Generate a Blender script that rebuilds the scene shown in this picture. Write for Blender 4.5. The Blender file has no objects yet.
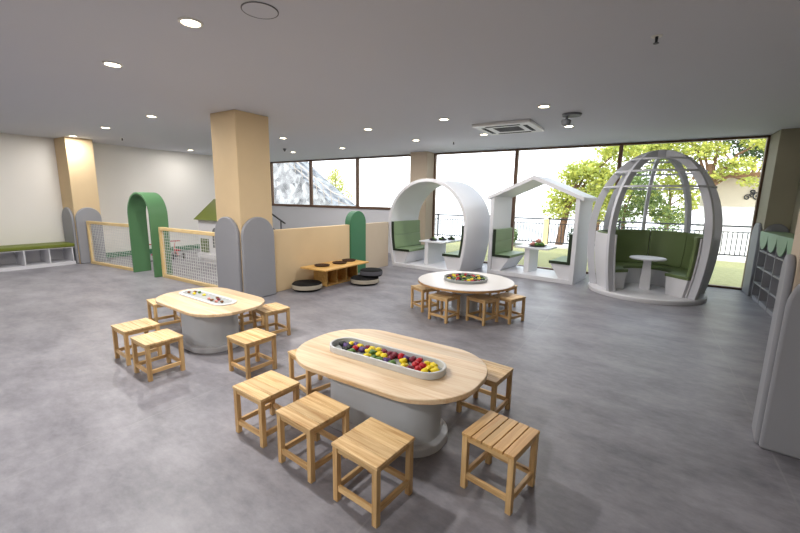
import bpy, math, random
from mathutils import Vector, Matrix
random.seed(11)
C = bpy.context.scene.collection
PI = math.pi
R = math.radians

# ------------------------------------------------------------------ materials
def lin(c):
    out = []
    for v in c:
        v /= 255.0
        out.append(v / 12.92 if v <= 0.04045 else ((v + 0.055) / 1.055) ** 2.4)
    return (*out, 1)

def newmat(name):
    m = bpy.data.materials.new(name); m.use_nodes = True
    nt = m.node_tree
    return m, nt, nt.nodes['Principled BSDF']

def plain(name, c, rough=0.5, spec=0.4, metal=0.0, var=0.06, scale=6.0, bump=0.0, bscale=200.0, sheen=0.0):
    """solid colour with a faint procedural mottling"""
    m, nt, b = newmat(name)
    N, L = nt.nodes, nt.links
    tc = N.new('ShaderNodeTexCoord')
    n = N.new('ShaderNodeTexNoise'); n.inputs['Scale'].default_value = scale; n.inputs['Detail'].default_value = 4
    L.new(tc.outputs['Object'], n.inputs['Vector'])
    mx = N.new('ShaderNodeMix'); mx.data_type = 'RGBA'
    k = lin(c)
    mx.inputs[6].default_value = tuple(v * (1 - var) for v in k[:3]) + (1,)
    mx.inputs[7].default_value = tuple(min(1, v * (1 + var)) for v in k[:3]) + (1,)
    L.new(n.outputs['Fac'], mx.inputs[0]); L.new(mx.outputs[2], b.inputs['Base Color'])
    b.inputs['Roughness'].default_value = rough
    b.inputs['Specular IOR Level'].default_value = spec
    b.inputs['Metallic'].default_value = metal
    if sheen: b.inputs['Sheen Weight'].default_value = sheen
    if bump:
        n2 = N.new('ShaderNodeTexNoise'); n2.inputs['Scale'].default_value = bscale
        L.new(tc.outputs['Object'], n2.inputs['Vector'])
        bp = N.new('ShaderNodeBump'); bp.inputs['Strength'].default_value = bump; bp.inputs['Distance'].default_value = 0.005
        L.new(n2.outputs['Fac'], bp.inputs['Height']); L.new(bp.outputs['Normal'], b.inputs['Normal'])
    return m

def wood(name, c1, c2, axis='x', plank=None, plank_axis='y', rough=0.45, knots=True, spec=0.4):
    """grain along one local axis; plank = board width across plank_axis"""
    m, nt, b = newmat(name)
    N, L = nt.nodes, nt.links
    tc = N.new('ShaderNodeTexCoord'); oi = N.new('ShaderNodeObjectInfo')
    off = N.new('ShaderNodeVectorMath'); off.operation = 'ADD'
    sc = N.new('ShaderNodeVectorMath'); sc.operation = 'SCALE'; sc.inputs[0].default_value = (7.3, 3.1, 5.7)
    L.new(oi.outputs['Random'], sc.inputs['Scale'])
    L.new(tc.outputs['Object'], off.inputs[0]); L.new(sc.outputs[0], off.inputs[1])
    vec = off.outputs[0]
    tone = None
    if plank:
        sp = N.new('ShaderNodeSeparateXYZ'); L.new(tc.outputs['Object'], sp.inputs[0])
        dv = N.new('ShaderNodeMath'); dv.operation = 'DIVIDE'; dv.inputs[1].default_value = plank
        L.new(sp.outputs['xyz'.index(plank_axis)], dv.inputs[0])
        fl = N.new('ShaderNodeMath'); fl.operation = 'FLOOR'; L.new(dv.outputs[0], fl.inputs[0])
        ad = N.new('ShaderNodeMath'); ad.operation = 'MULTIPLY_ADD'; ad.inputs[1].default_value = 1.37
        L.new(fl.outputs[0], ad.inputs[0]); L.new(oi.outputs['Random'], ad.inputs[2])
        wn = N.new('ShaderNodeTexWhiteNoise'); wn.noise_dimensions = '1D'; L.new(ad.outputs[0], wn.inputs['W'])
        s2 = N.new('ShaderNodeVectorMath'); s2.operation = 'SCALE'; s2.inputs['Scale'].default_value = 9
        L.new(wn.outputs['Color'], s2.inputs[0])
        o2 = N.new('ShaderNodeVectorMath'); o2.operation = 'ADD'; L.new(vec, o2.inputs[0]); L.new(s2.outputs[0], o2.inputs[1])
        vec = o2.outputs[0]; tone = wn.outputs['Value']
    mp = N.new('ShaderNodeMapping')
    s = [16.0, 16.0, 16.0]; s['xyz'.index(axis)] = 1.1
    mp.inputs['Scale'].default_value = s
    L.new(vec, mp.inputs['Vector'])
    n = N.new('ShaderNodeTexNoise'); n.inputs['Scale'].default_value = 1.6; n.inputs['Detail'].default_value = 5; n.inputs['Distortion'].default_value = 0.8
    L.new(mp.outputs[0], n.inputs['Vector'])
    fine = N.new('ShaderNodeTexNoise'); fine.inputs['Scale'].default_value = 9; fine.inputs['Detail'].default_value = 3
    L.new(mp.outputs[0], fine.inputs['Vector'])
    mixf = N.new('ShaderNodeMath'); mixf.operation = 'MULTIPLY_ADD'; mixf.inputs[1].default_value = 0.35
    L.new(fine.outputs['Fac'], mixf.inputs[0]); L.new(n.outputs['Fac'], mixf.inputs[2])
    rp = N.new('ShaderNodeValToRGB')
    rp.color_ramp.elements[0].position = 0.42; rp.color_ramp.elements[0].color = lin(c2)
    rp.color_ramp.elements[1].position = 0.78; rp.color_ramp.elements[1].color = lin(c1)
    L.new(mixf.outputs[0], rp.inputs[0])
    col = rp.outputs['Color']
    hv = N.new('ShaderNodeHueSaturation'); L.new(col, hv.inputs['Color'])
    mr = N.new('ShaderNodeMapRange'); mr.inputs['To Min'].default_value = 0.8; mr.inputs['To Max'].default_value = 1.1
    L.new(tone if tone else oi.outputs['Random'], mr.inputs['Value']); L.new(mr.outputs[0], hv.inputs['Value'])
    col = hv.outputs['Color']
    L.new(col, b.inputs['Base Color'])
    b.inputs['Roughness'].default_value = rough; b.inputs['Specular IOR Level'].default_value = spec
    return m

def floor_mat():
    m, nt, b = newmat('grey_vinyl'); N, L = nt.nodes, nt.links
    tc = N.new('ShaderNodeTexCoord')
    mp = N.new('ShaderNodeMapping'); mp.inputs['Scale'].default_value = (1.0, 1.7, 1); mp.inputs['Rotation'].default_value = (0, 0, R(12))
    L.new(tc.outputs['Object'], mp.inputs['Vector'])
    a = N.new('ShaderNodeTexNoise'); a.inputs['Scale'].default_value = 1.5; a.inputs['Detail'].default_value = 6; a.inputs['Roughness'].default_value = 0.62
    L.new(mp.outputs[0], a.inputs['Vector'])
    f = N.new('ShaderNodeTexNoise'); f.inputs['Scale'].default_value = 9; f.inputs['Detail'].default_value = 5; f.inputs['Roughness'].default_value = 0.7
    L.new(mp.outputs[0], f.inputs['Vector'])
    ad = N.new('ShaderNodeMath'); ad.operation = 'MULTIPLY_ADD'; ad.inputs[1].default_value = 0.6
    L.new(f.outputs['Fac'], ad.inputs[0]); L.new(a.outputs['Fac'], ad.inputs[2])
    rp = N.new('ShaderNodeValToRGB'); e = rp.color_ramp.elements
    e[0].position = 0.52; e[0].color = lin((104, 103, 109)); e[1].position = 1.1; e[1].color = lin((150, 148, 154))
    L.new(ad.outputs[0], rp.inputs[0])
    # welded sheet seams every 2 m along y, their glint painted as a lighter tint
    sp = N.new('ShaderNodeSeparateXYZ'); L.new(tc.outputs['Object'], sp.inputs[0])
    s1 = N.new('ShaderNodeMath'); s1.operation = 'ADD'; s1.inputs[1].default_value = 41.1; L.new(sp.outputs[0], s1.inputs[0])
    s2 = N.new('ShaderNodeMath'); s2.operation = 'MODULO'; s2.inputs[1].default_value = 2.0; L.new(s1.outputs[0], s2.inputs[0])
    s3 = N.new('ShaderNodeMath'); s3.operation = 'LESS_THAN'; s3.inputs[1].default_value = 0.012; L.new(s2.outputs[0], s3.inputs[0])
    mx = N.new('ShaderNodeMix'); mx.data_type = 'RGBA'; mx.inputs[7].default_value = lin((150, 150, 150))
    s4 = N.new('ShaderNodeMath'); s4.operation = 'MULTIPLY'; s4.inputs[1].default_value = 0.35; L.new(s3.outputs[0], s4.inputs[0])
    L.new(s4.outputs[0], mx.inputs[0]); L.new(rp.outputs[0], mx.inputs[6]); L.new(mx.outputs[2], b.inputs['Base Color'])
    rr = N.new('ShaderNodeMapRange'); rr.inputs['To Min'].default_value = 0.32; rr.inputs['To Max'].default_value = 0.48
    L.new(f.outputs['Fac'], rr.inputs['Value']); L.new(rr.outputs[0], b.inputs['Roughness'])
    b.inputs['Specular IOR Level'].default_value = 0.42
    bp = N.new('ShaderNodeBump'); bp.inputs['Strength'].default_value = 0.08; bp.inputs['Distance'].default_value = 0.01
    L.new(f.outputs['Fac'], bp.inputs['Height']); L.new(bp.outputs['Normal'], b.inputs['Normal'])
    return m

def glass_mat():
    m = bpy.data.materials.new('window_glass'); m.use_nodes = True
    nt = m.node_tree; N, L = nt.nodes, nt.links
    N.remove(N['Principled BSDF'])
    tr = N.new('ShaderNodeBsdfTransparent'); tr.inputs[0].default_value = (0.97, 0.98, 0.98, 1)
    gl = N.new('ShaderNodeBsdfGlossy'); gl.inputs['Roughness'].default_value = 0.02
    fr = N.new('ShaderNodeFresnel'); fr.inputs['IOR'].default_value = 1.25
    mx = N.new('ShaderNodeMixShader')
    L.new(fr.outputs[0], mx.inputs[0]); L.new(tr.outputs[0], mx.inputs[1]); L.new(gl.outputs[0], mx.inputs[2])
    L.new(mx.outputs[0], N['Material Output'].inputs['Surface'])
    return m

def emit(name, c, s):
    m, nt, b = newmat(name)
    b.inputs['Base Color'].default_value = lin(c)
    b.inputs['Emission Color'].default_value = lin(c); b.inputs['Emission Strength'].default_value = s
    return m

def leaf_mat(name, c1, c2, transl=0.35):
    m, nt, b = newmat(name); N, L = nt.nodes, nt.links
    tc = N.new('ShaderNodeTexCoord')
    n = N.new('ShaderNodeTexNoise'); n.inputs['Scale'].default_value = 3.5; n.inputs['Detail'].default_value = 6
    L.new(tc.outputs['Object'], n.inputs['Vector'])
    rp = N.new('ShaderNodeValToRGB'); e = rp.color_ramp.elements
    e[0].position = 0.35; e[0].color = lin(c2); e[1].position = 0.65; e[1].color = lin(c1)
    L.new(n.outputs['Fac'], rp.inputs[0]); L.new(rp.outputs[0], b.inputs['Base Color'])
    b.inputs['Roughness'].default_value = 0.7
    t = N.new('ShaderNodeBsdfTranslucent'); L.new(rp.outputs[0], t.inputs[0])
    mx = N.new('ShaderNodeMixShader'); mx.inputs[0].default_value = transl
    L.new(b.outputs[0], mx.inputs[1]); L.new(t.outputs[0], mx.inputs[2])
    L.new(mx.outputs[0], N['Material Output'].inputs['Surface'])
    return m

def stone_mat():
    m, nt, b = newmat('rough_stone'); N, L = nt.nodes, nt.links
    tc = N.new('ShaderNodeTexCoord')
    v = N.new('ShaderNodeTexVoronoi'); v.inputs['Scale'].default_value = 3.2; v.feature = 'F1'
    n = N.new('ShaderNodeTexNoise'); n.inputs['Scale'].default_value = 2.5; n.inputs['Detail'].default_value = 8
    L.new(tc.outputs['Object'], v.inputs['Vector']); L.new(tc.outputs['Object'], n.inputs['Vector'])
    sp = N.new('ShaderNodeSeparateColor'); L.new(v.outputs['Color'], sp.inputs[0])
    ad = N.new('ShaderNodeMath'); ad.operation = 'MULTIPLY_ADD'; ad.inputs[1].default_value = 0.45
    L.new(sp.outputs[0], ad.inputs[0]); L.new(n.outputs['Fac'], ad.inputs[2])
    rp = N.new('ShaderNodeValToRGB'); e = rp.color_ramp.elements
    e[0].position = 0.4; e[0].color = lin((62, 62, 64)); e[1].position = 0.95; e[1].color = lin((150, 150, 150))
    L.new(ad.outputs[0], rp.inputs[0]); L.new(rp.outputs[0], b.inputs['Base Color'])
    b.inputs['Roughness'].default_value = 0.9
    return m

M = {}
M['floor'] = floor_mat()
M['ceiling'] = plain('ceiling_paint', (205, 207, 214), 0.85, 0.2, var=0.02, scale=0.6)
M['wall'] = plain('white_wall_paint', (226, 223, 217), 0.75, 0.2, var=0.02, scale=0.8)
M['sillwall'] = plain('cool_white_paint', (206, 207, 212), 0.75, 0.2, var=0.02, scale=0.8)
M['plaster'] = plain('ochre_plaster', (214, 190, 152), 0.8, 0.2, var=0.07, scale=2.2)
M['plaster_pale_shade'] = plain('pale_shaded_plaster', (196, 180, 160), 0.8, 0.2, var=0.06, scale=2.2)  # darkened to grey-beige so the colour carries the picture-edge pillar's shade
M['olive'] = plain('backlit_olive_plaster', (164, 158, 138), 0.8, 0.2, var=0.05, scale=2.2)  # backlit darkness of the window pillar put into the plaster colour
M['pad'] = plain('grey_leatherette', (146, 147, 152), 0.55, 0.35, var=0.03, scale=3)
M['white'] = plain('white_lacquer', (214, 214, 218), 0.42, 0.4, var=0.015, scale=2)
M['whitegrey'] = plain('pale_grey_laminate', (202, 205, 210), 0.4, 0.4, var=0.02, scale=2)
M['pedestal'] = plain('light_grey_laminate', (196, 201, 206), 0.4, 0.4, var=0.02, scale=2)
M['dome_backlit'] = plain('backlit_grey_lacquer', (196, 197, 203), 0.45, 0.4, var=0.02, scale=2)  # egg pod ribs and hoops: backlit look painted in as greyer lacquer
M['green'] = plain('forest_green_paint', (86, 128, 88), 0.45, 0.35, var=0.04, scale=3)
M['green_deep'] = plain('deep_green_paint', (66, 118, 86), 0.45, 0.35, var=0.03, scale=3)
M['cushion'] = plain('sage_green_leatherette', (122, 143, 106), 0.5, 0.35, var=0.05, scale=4)
M['cushion_olive'] = plain('moss_green_leatherette', (102, 118, 76), 0.45, 0.35, var=0.06, scale=4)
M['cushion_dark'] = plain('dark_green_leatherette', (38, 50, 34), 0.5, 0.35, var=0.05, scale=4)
M['olivetop'] = plain('olive_bench_vinyl', (106, 116, 44), 0.5, 0.3, var=0.06, scale=4)
M['bronze'] = plain('bronze_aluminium', (104, 78, 62), 0.4, 0.5, metal=0.3, var=0.05)
M['bronze_warm'] = plain('stair_rail_grey', (150, 138, 126), 0.4, 0.5, metal=0.2, var=0.05)
M['black'] = plain('black_fabric', (26, 26, 27), 0.85, 0.2, var=0.1, scale=20)
M['charcoal'] = plain('charcoal_fabric', (92, 92, 98), 0.85, 0.2, var=0.1, scale=20)
M['cream'] = plain('cream_canvas', (176, 168, 152), 0.85, 0.2, var=0.06, scale=14)
M['blackmetal'] = plain('black_metal', (34, 34, 38), 0.45, 0.4, var=0.05)
M['net'] = plain('net_cord', (214, 214, 212), 0.8, 0.2, var=0.05)
M['basin'] = plain('basin_grey', (168, 172, 170), 0.5, 0.3, var=0.04)
M['tray_white'] = plain('tray_white', (206, 207, 206), 0.45, 0.4, var=0.02)
M['bark'] = plain('pine_bark', (112, 86, 66), 0.9, 0.1, var=0.25, scale=8)
M['grass'] = plain('mown_grass', (142, 138, 98), 0.95, 0.1, var=0.3, scale=9)
M['kerb'] = plain('concrete_kerb', (196, 192, 184), 0.85, 0.2, var=0.1)
M['road'] = plain('pale_sunlit_paving', (214, 210, 204), 0.9, 0.1, var=0.12, scale=1)
M['facade'] = plain('beige_render', (196, 184, 162), 0.85, 0.1, var=0.05)
M['facade_white'] = plain('white_render', (238, 236, 230), 0.85, 0.1, var=0.03)
M['rooftile'] = plain('brown_eaves', (134, 102, 76), 0.85, 0.1, var=0.15)
M['stone'] = stone_mat()
M['leaf_a'] = leaf_mat('pine_needles_hazy', (206, 204, 98), (134, 148, 66))  # needle colours lightened and yellowed to stand in for haze
M['leaf_b'] = leaf_mat('leaves_mid_green', (140, 158, 88), (78, 98, 54))
M['leaf_c'] = leaf_mat('leaves_dark_green', (86, 108, 56), (40, 56, 30))
M['leaf_d'] = leaf_mat('leaves_pale', (208, 206, 110), (160, 168, 84))
M['glass'] = glass_mat()
M['lamp'] = emit('lamp_glow', (255, 240, 206), 9.0)
M['chrome'] = plain('trim_white_metal', (224, 222, 216), 0.35, 0.5, var=0.02)
M['acwhite'] = plain('ac_white_plastic', (216, 216, 214), 0.45, 0.4, var=0.02)
M['acgrille'] = plain('ac_grey_grille', (108, 110, 112), 0.6, 0.3, var=0.05)
M['dark'] = plain('dark_void', (40, 40, 42), 0.7, 0.2)
M['detector'] = plain('grey_plastic', (96, 98, 102), 0.5, 0.4)
M['yellow'] = plain('toy_yellow', (232, 206, 32), 0.5, 0.4, var=0.12, scale=30)
M['red'] = plain('toy_red', (186, 28, 40), 0.5, 0.4, var=0.12, scale=30)
M['purple'] = plain('toy_purple', (78, 52, 110), 0.5, 0.4, var=0.12, scale=30)
M['maroon'] = plain('toy_maroon', (118, 32, 52), 0.5, 0.4, var=0.12, scale=30)
M['toygreen'] = plain('toy_green', (84, 118, 52), 0.5, 0.4, var=0.12, scale=30)
M['toydark'] = plain('toy_dark', (44, 46, 44), 0.6, 0.3, var=0.12, scale=30)
M['toybrown'] = plain('toy_brown', (128, 86, 58), 0.6, 0.3, var=0.12, scale=30)
M['toypink'] = plain('toy_pink', (216, 150, 140), 0.5, 0.4, var=0.1, scale=30)
M['rubber'] = plain('black_rubber', (30, 30, 32), 0.7, 0.3)
M['woven'] = plain('dark_brown_weave', (66, 46, 32), 0.8, 0.2, var=0.3, scale=60, bump=0.3)
P1, P2 = (232, 200, 148), (188, 142, 86)
M['seat'] = wood('pine_seat', P1, P2, 'x', 0.0865, 'y')
M['seat_slat'] = wood('pine_seat_slats', (216, 176, 118), (186, 136, 80), 'x', 0.0692, 'y')
M['pine_x'] = wood('pine_along_x', (222, 186, 132), (182, 136, 82), 'x')
M['pine_y'] = wood('pine_along_y', (222, 186, 132), (182, 136, 82), 'y')
M['pine_z'] = wood('pine_along_z', (222, 186, 132), (182, 136, 82), 'z')
M['top'] = wood('table_pine', (226, 202, 168), (206, 170, 126), 'x', 0.14, 'y', rough=0.36)
M['top_round'] = plain('white_round_top', (218, 214, 210), 0.36, 0.42, var=0.03, scale=1.5)
M['ply'] = wood('ply_edge', (206, 160, 104), (170, 120, 70), 'x')
M['fence'] = wood('fence_pine', (230, 204, 150), (208, 172, 112), 'x')
M['fence_z'] = wood('fence_pine_upright', (230, 204, 150), (208, 172, 112), 'z')
M['crate'] = wood('crate_pine', (226, 182, 110), (196, 146, 78), 'y')

# ------------------------------------------------------------------ mesh builder
class MB:
    def __init__(s): s.v = []; s.f = []
    def add(s, vs, fs):
        k = len(s.v); s.v += [tuple(v) for v in vs]; s.f += [tuple(i + k for i in f) for f in fs]; return s
    def box(s, x0, x1, y0, y1, z0, z1, rot=0.0, piv=None):
        vs = [(x, y, z) for z in (z0, z1) for x, y in ((x0, y0), (x1, y0), (x1, y1), (x0, y1))]
        if rot:
            px, py = piv or ((x0 + x1) / 2, (y0 + y1) / 2); c, n = math.cos(rot), math.sin(rot)
            vs = [(px + (x - px) * c - (y - py) * n, py + (x - px) * n + (y - py) * c, z) for x, y, z in vs]
        return s.add(vs, [(3, 2, 1, 0), (4, 5, 6, 7), (0, 1, 5, 4), (1, 2, 6, 5), (2, 3, 7, 6), (3, 0, 4, 7)])
    def prism(s, pts, axis, a, b):
        """closed polygon pts extruded along axis; pts are the two other coordinates in xyz order"""
        def mk(u, v, w): return (w, u, v) if axis == 'x' else (u, w, v) if axis == 'y' else (u, v, w)
        n = len(pts)
        vs = [mk(u, v, a) for u, v in pts] + [mk(u, v, b) for u, v in pts]
        fs = [tuple(range(n))[::-1], tuple(range(n, 2 * n))] + [(i, (i + 1) % n, n + (i + 1) % n, n + i) for i in range(n)]
        return s.add(vs, fs)
    def ring(s, outer, inner, axis, a, b, closed=True):
        def mk(u, v, w): return (w, u, v) if axis == 'x' else (u, w, v) if axis == 'y' else (u, v, w)
        n = len(outer)
        vs = [mk(u, v, w) for w in (a, b) for P in (outer, inner) for u, v in P]
        O0, I0, O1, I1 = 0, n, 2 * n, 3 * n
        fs = []
        for i in range(n if closed else n - 1):
            j = (i + 1) % n
            fs += [(O0 + i, O0 + j, O1 + j, O1 + i), (I0 + j, I0 + i, I1 + i, I1 + j), (O0 + j, O0 + i, I0 + i, I0 + j), (O1 + i, O1 + j, I1 + j, I1 + i)]
        if not closed:
            fs += [(O0, O1, I1, I0), (O0 + n - 1, I0 + n - 1, I1 + n - 1, O1 + n - 1)]
        return s.add(vs, fs)
    def lathe(s, prof, cx=0, cy=0, n=32, a0=0.0, a1=2 * PI, close_prof=False):
        full = abs(a1 - a0 - 2 * PI) < 1e-6
        m = len(prof); st = n if full else n + 1
        vs = []
        for i in range(st):
            a = a0 + (a1 - a0) * i / n
            vs += [(cx + r * math.cos(a), cy + r * math.sin(a), z) for r, z in prof]
        fs = []
        for i in range(n):
            j = (i + 1) % st
            for k in range(m if close_prof else m - 1):
                l = (k + 1) % m
                fs.append((i * m + k, j * m + k, j * m + l, i * m + l))
        if close_prof and not full:
            fs += [tuple(range(m))[::-1], tuple((st - 1) * m + k for k in range(m))]
        return s.add(vs, fs)
    def tube(s, pts, r, n=8, caps=True):
        pts = [Vector(p) for p in pts]; vs = []
        for i, p in enumerate(pts):
            t = (pts[min(i + 1, len(pts) - 1)] - pts[max(i - 1, 0)]).normalized()
            u = t.orthogonal().normalized() if i == 0 else (u - t * u.dot(t)).normalized()
            w = t.cross(u)
            rr = r[i] if isinstance(r, (list, tuple)) else r
            vs += [p + (u * math.cos(2 * PI * k / n) + w * math.sin(2 * PI * k / n)) * rr for k in range(n)]
        fs = [(i * n + k, i * n + (k + 1) % n, (i + 1) * n + (k + 1) % n, (i + 1) * n + k) for i in range(len(pts) - 1) for k in range(n)]
        if caps: fs += [tuple(range(n))[::-1], tuple((len(pts) - 1) * n + k for k in range(n))]
        return s.add(vs, fs)
    def loops(s, L):
        m = len(L[0]); vs = [p for l in L for p in l]
        fs = [(i * m + k, i * m + (k + 1) % m, (i + 1) * m + (k + 1) % m, (i + 1) * m + k) for i in range(len(L) - 1) for k in range(m)]
        fs += [tuple(range(m))[::-1], tuple((len(L) - 1) * m + k for k in range(m))]
        return s.add(vs, fs)
    def build(s, name, mat, parent=None, bevel=0.0, smooth=True, loc=None, seg=2):
        me = bpy.data.meshes.new(name); me.from_pydata(s.v, [], s.f); me.update()
        import bmesh
        b = bmesh.new(); b.from_mesh(me); bmesh.ops.recalc_face_normals(b, faces=b.faces); b.to_mesh(me); b.free()
        if smooth:
            me.polygons.foreach_set('use_smooth', [True] * len(me.polygons)); me.set_sharp_from_angle(angle=R(35))
        o = bpy.data.objects.new(name, me); C.objects.link(o)
        me.materials.append(M[mat] if isinstance(mat, str) else mat)
        if parent: o.parent = parent
        if loc: o.location = loc
        if bevel:
            md = o.modifiers.new('edge', 'BEVEL'); md.width = bevel; md.segments = seg; md.limit_method = 'ANGLE'; md.angle_limit = R(40)
        return o

def tag(o, label, cat, group=None, kind=None):
    o['label'] = label; o['category'] = cat
    if group: o['group'] = group
    if kind: o['kind'] = kind
    return o
def thing(name, label, cat, loc=(0, 0, 0), rz=0.0, group=None):
    o = bpy.data.objects.new(name, None); C.objects.link(o)
    o.empty_display_size = 0.1
    o.location = loc; o.rotation_euler = (0, 0, rz)
    return tag(o, label, cat, group)
def struct(name, mb, mat, label, cat, **k):
    return tag(mb.build(name, mat, **k), label, cat, kind='structure')
def kids(o): return KIDS.get(o.name, [])
def dup(root, loc, rz, label, group=None):
    r = root.copy(); C.objects.link(r); r.location = loc; r.rotation_euler = (0, 0, rz); r['label'] = label
    if group: r['group'] = group
    for ch in [c for c in root.children]:
        c = ch.copy(); C.objects.link(c); c.parent = r
        for g in [g for g in ch.children]:
            d = g.copy(); C.objects.link(d); d.parent = c
    return r

# ------------------------------------------------------------------ room shell
ZC = 3.0
XL, XR, YB, YF = -12.3, 2.15, 10.15, -4.5
struct('floor', MB().box(XL - .2, XR + .2, YF - .2, YB + .12, -.12, 0), 'floor', 'mottled grey vinyl floor of the playroom', 'floor', smooth=False)
struct('ceiling', MB().box(XL - .2, XR + .2, YF - .2, YB + .35, ZC, ZC + .25), 'ceiling', 'flat white painted ceiling with downlights', 'ceiling', smooth=False)
struct('wall_left', MB().box(XL - .2, XL, YF - .2, YB + .12, 0, ZC), 'wall', 'plain white wall behind the cubby bench and play area', 'wall', smooth=False)
struct('wall_right', MB().box(XR, XR + .2, YF - .2, YB + .12, 0, ZC), 'olive', 'side wall behind the wavy topped bookcase', 'wall', smooth=False)
struct('wall_front', MB().box(XL, XR, YF - .2, YF, 0, ZC), 'wall', 'plain white wall at the near end of the room', 'wall', smooth=False)
struct('wall_back', MB().box(XL, -5.84, YB, YB + .12, 0, 1.36), 'sillwall', 'white wall under the strip of high windows', 'wall', smooth=False)
struct('trim_1', MB().box(XL, -5.84, YB - .04, YB + .14, 1.36, 1.40), 'bronze', 'brown metal sill under the high windows', 'sill', smooth=False, bevel=.004)

def window(n, x0, x1, z0, z1, label, mat='bronze'):
    t = 0.04
    f = MB()
    f.ring([(x0, z0), (x1, z0), (x1, z1), (x0, z1)], [(x0 + t, z0 + t), (x1 - t, z0 + t), (x1 - t, z1 - t), (x0 + t, z1 - t)], 'y', YB - .02, YB + .08)
    o = struct(f'window_{n}', f, mat, label, 'window', smooth=False, bevel=.003)
    MB().box(x0 + t, x1 - t, YB + .025, YB + .033, z0 + t, z1 - t).build('pane', 'glass', o, smooth=False)
window(1, XL, -10.22, 1.40, 2.99, 'high window looking onto the grey stone wall')
window(2, -10.22, -8.12, 1.40, 2.99, 'high window looking onto the outdoor stair rail and pale tree')
window(3, -8.12, -5.84, 1.40, 2.99, 'high window full of blank white sky beside the pillar')
window(4, -5.30, -2.96, 0.0, 2.99, 'floor-length window behind the rounded seating pod')
window(5, -2.96, -0.65, 0.0, 2.99, 'floor-length window behind the house-shaped pod')
window(6, -0.65, 1.80, 0.0, 2.99, 'floor-length window behind the cage-topped egg pod')

# pillars
def pillar(x0, x1, y0, y1, mat, label):
    return struct('pillar', MB().box(x0, x1, y0, y1, 0, ZC), mat, label, 'pillar', smooth=False, bevel=.008)
pillar(-6.10, -5.46, 3.87, 4.50, 'plaster', 'ochre plastered square pillar between the netted play area and the tables')
pillar(-12.3, -11.62, 3.72, 4.26, 'plaster', 'ochre plastered pillar against the wall beside the cubby bench')
pillar(-5.84, -5.30, 9.70, 10.27, 'plaster_pale_shade', 'pale pillar between the high windows and the floor-length windows')
pillar(1.80, 2.15, 9.46, 10.27, 'olive', 'plastered pillar toned backlit olive at the end of the floor-length windows')
o = MB().box(0, .72, 0, .34, 0, ZC).build('pillar', 'plaster_pale_shade', smooth=False, bevel=.008, loc=(.865, 3.52, 0))
o.rotation_euler = (0, 0, R(-6.5)); tag(o, 'plastered pillar at the picture edge opposite the tables', 'pillar', kind='structure')

def pad(loc, w, h, facing, label, d=0.055, mat='pad', name='wall_pad', cat='wall pad', group='grey arched pillar pads'):
    """upholstered arched panel; facing: outward normal '-y', '+x' or '-x'; loc = centre of its back face at the floor"""
    r = w / 2; pts = [(-r, 0.004), (r, 0.004)] + [(r * math.cos(PI * i / 20), h - r + r * math.sin(PI * i / 20)) for i in range(21)]
    if facing == '-y': mb = MB().prism(pts, 'y', -d, 0)
    elif facing == '+x': mb = MB().prism(pts, 'x', 0, d)
    else: mb = MB().prism(pts, 'x', -d, 0)
    o = mb.build(name, mat, bevel=.018, seg=3, loc=loc)
    return tag(o, label, cat, group)
pad((-5.79, 3.87, 0), .62, 1.37, '-y', 'grey arched pad on the face of the middle pillar turned towards the tables', d=.06)
pad((-5.46, 4.165, 0), .63, 1.37, '+x', 'grey arched pad on the middle pillar side next to the low partition', d=.06)
pad((-11.96, 3.72, 0), .62, 1.37, '-y', 'narrow grey arched pad on the wall pillar side touching the cubby bench')
pad((-11.62, 3.985, 0), .53, 1.37, '+x', 'grey arched pad on the broad face of the wall pillar behind the net')
pad((1.80, 9.76, 0), .56, 1.37, '-x', 'grey arched pad beside the last floor-length window')
pad((1.975, 9.46, 0), .33, 1.37, '-y', 'grey arched pad on the window pillar behind the wavy bookcase')
u, v = Vector((math.cos(R(6.5)), -math.sin(R(6.5)), 0)), Vector((math.sin(R(6.5)), math.cos(R(6.5)), 0)); P = Vector((.865, 3.52, 0))
pad(P + u * .32, .68, 1.37, '-y', 'big grey arched pad at the picture edge facing the camera').rotation_euler = (0, 0, R(-6.5))
pad(P + v * .13, .26, 1.37, '-x', 'grey arched pad seen edge-on along the picture edge pillar', d=.045).rotation_euler = (0, 0, R(-6.5))

# low partition
struct('wall_partition', MB().box(-5.64, -5.52, 4.50, 6.635, 0, 1.12), 'plaster', 'low ochre partition behind the low pine play table', 'partition', smooth=False, bevel=.006)
struct('wall_partition', MB().box(-5.64, -5.52, 7.195, 8.17, 0, 1.12), 'plaster_pale_shade', 'low pale partition running from the green panel to the rounded pod', 'partition', smooth=False, bevel=.006)
r = .275; pts = [(6.915 - r, 0.0), (6.915 + r, 0.0)] + [(6.915 + r * math.cos(PI * i / 20), 1.42 - r + r * math.sin(PI * i / 20)) for i in range(21)]
tag(MB().prism(pts, 'x', -5.66, -5.49).build('arched_panel', 'green_deep', bevel=.01), 'deep green round-topped panel standing in the gap of the low partition', 'panel')

# green arch + net fence
def portal():
    t = thing('green_arch', 'green walk-through arch between the two netted fence panels', 'arch', (-9.01, 4.14, 0))
    w, h, th, d = .475, 1.75, .04, .18
    def prof(w, h): return [(w, 0.0)] + [(w * math.cos(PI * i / 28), h - w + w * math.sin(PI * i / 28)) for i in range(29)] + [(-w, 0.0)]
    MB().ring(prof(w, h), prof(w - th, h - th), 'y', -d, d, closed=False).build('arch_shell', 'green', t, bevel=.004)
    return t
portal()

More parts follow.
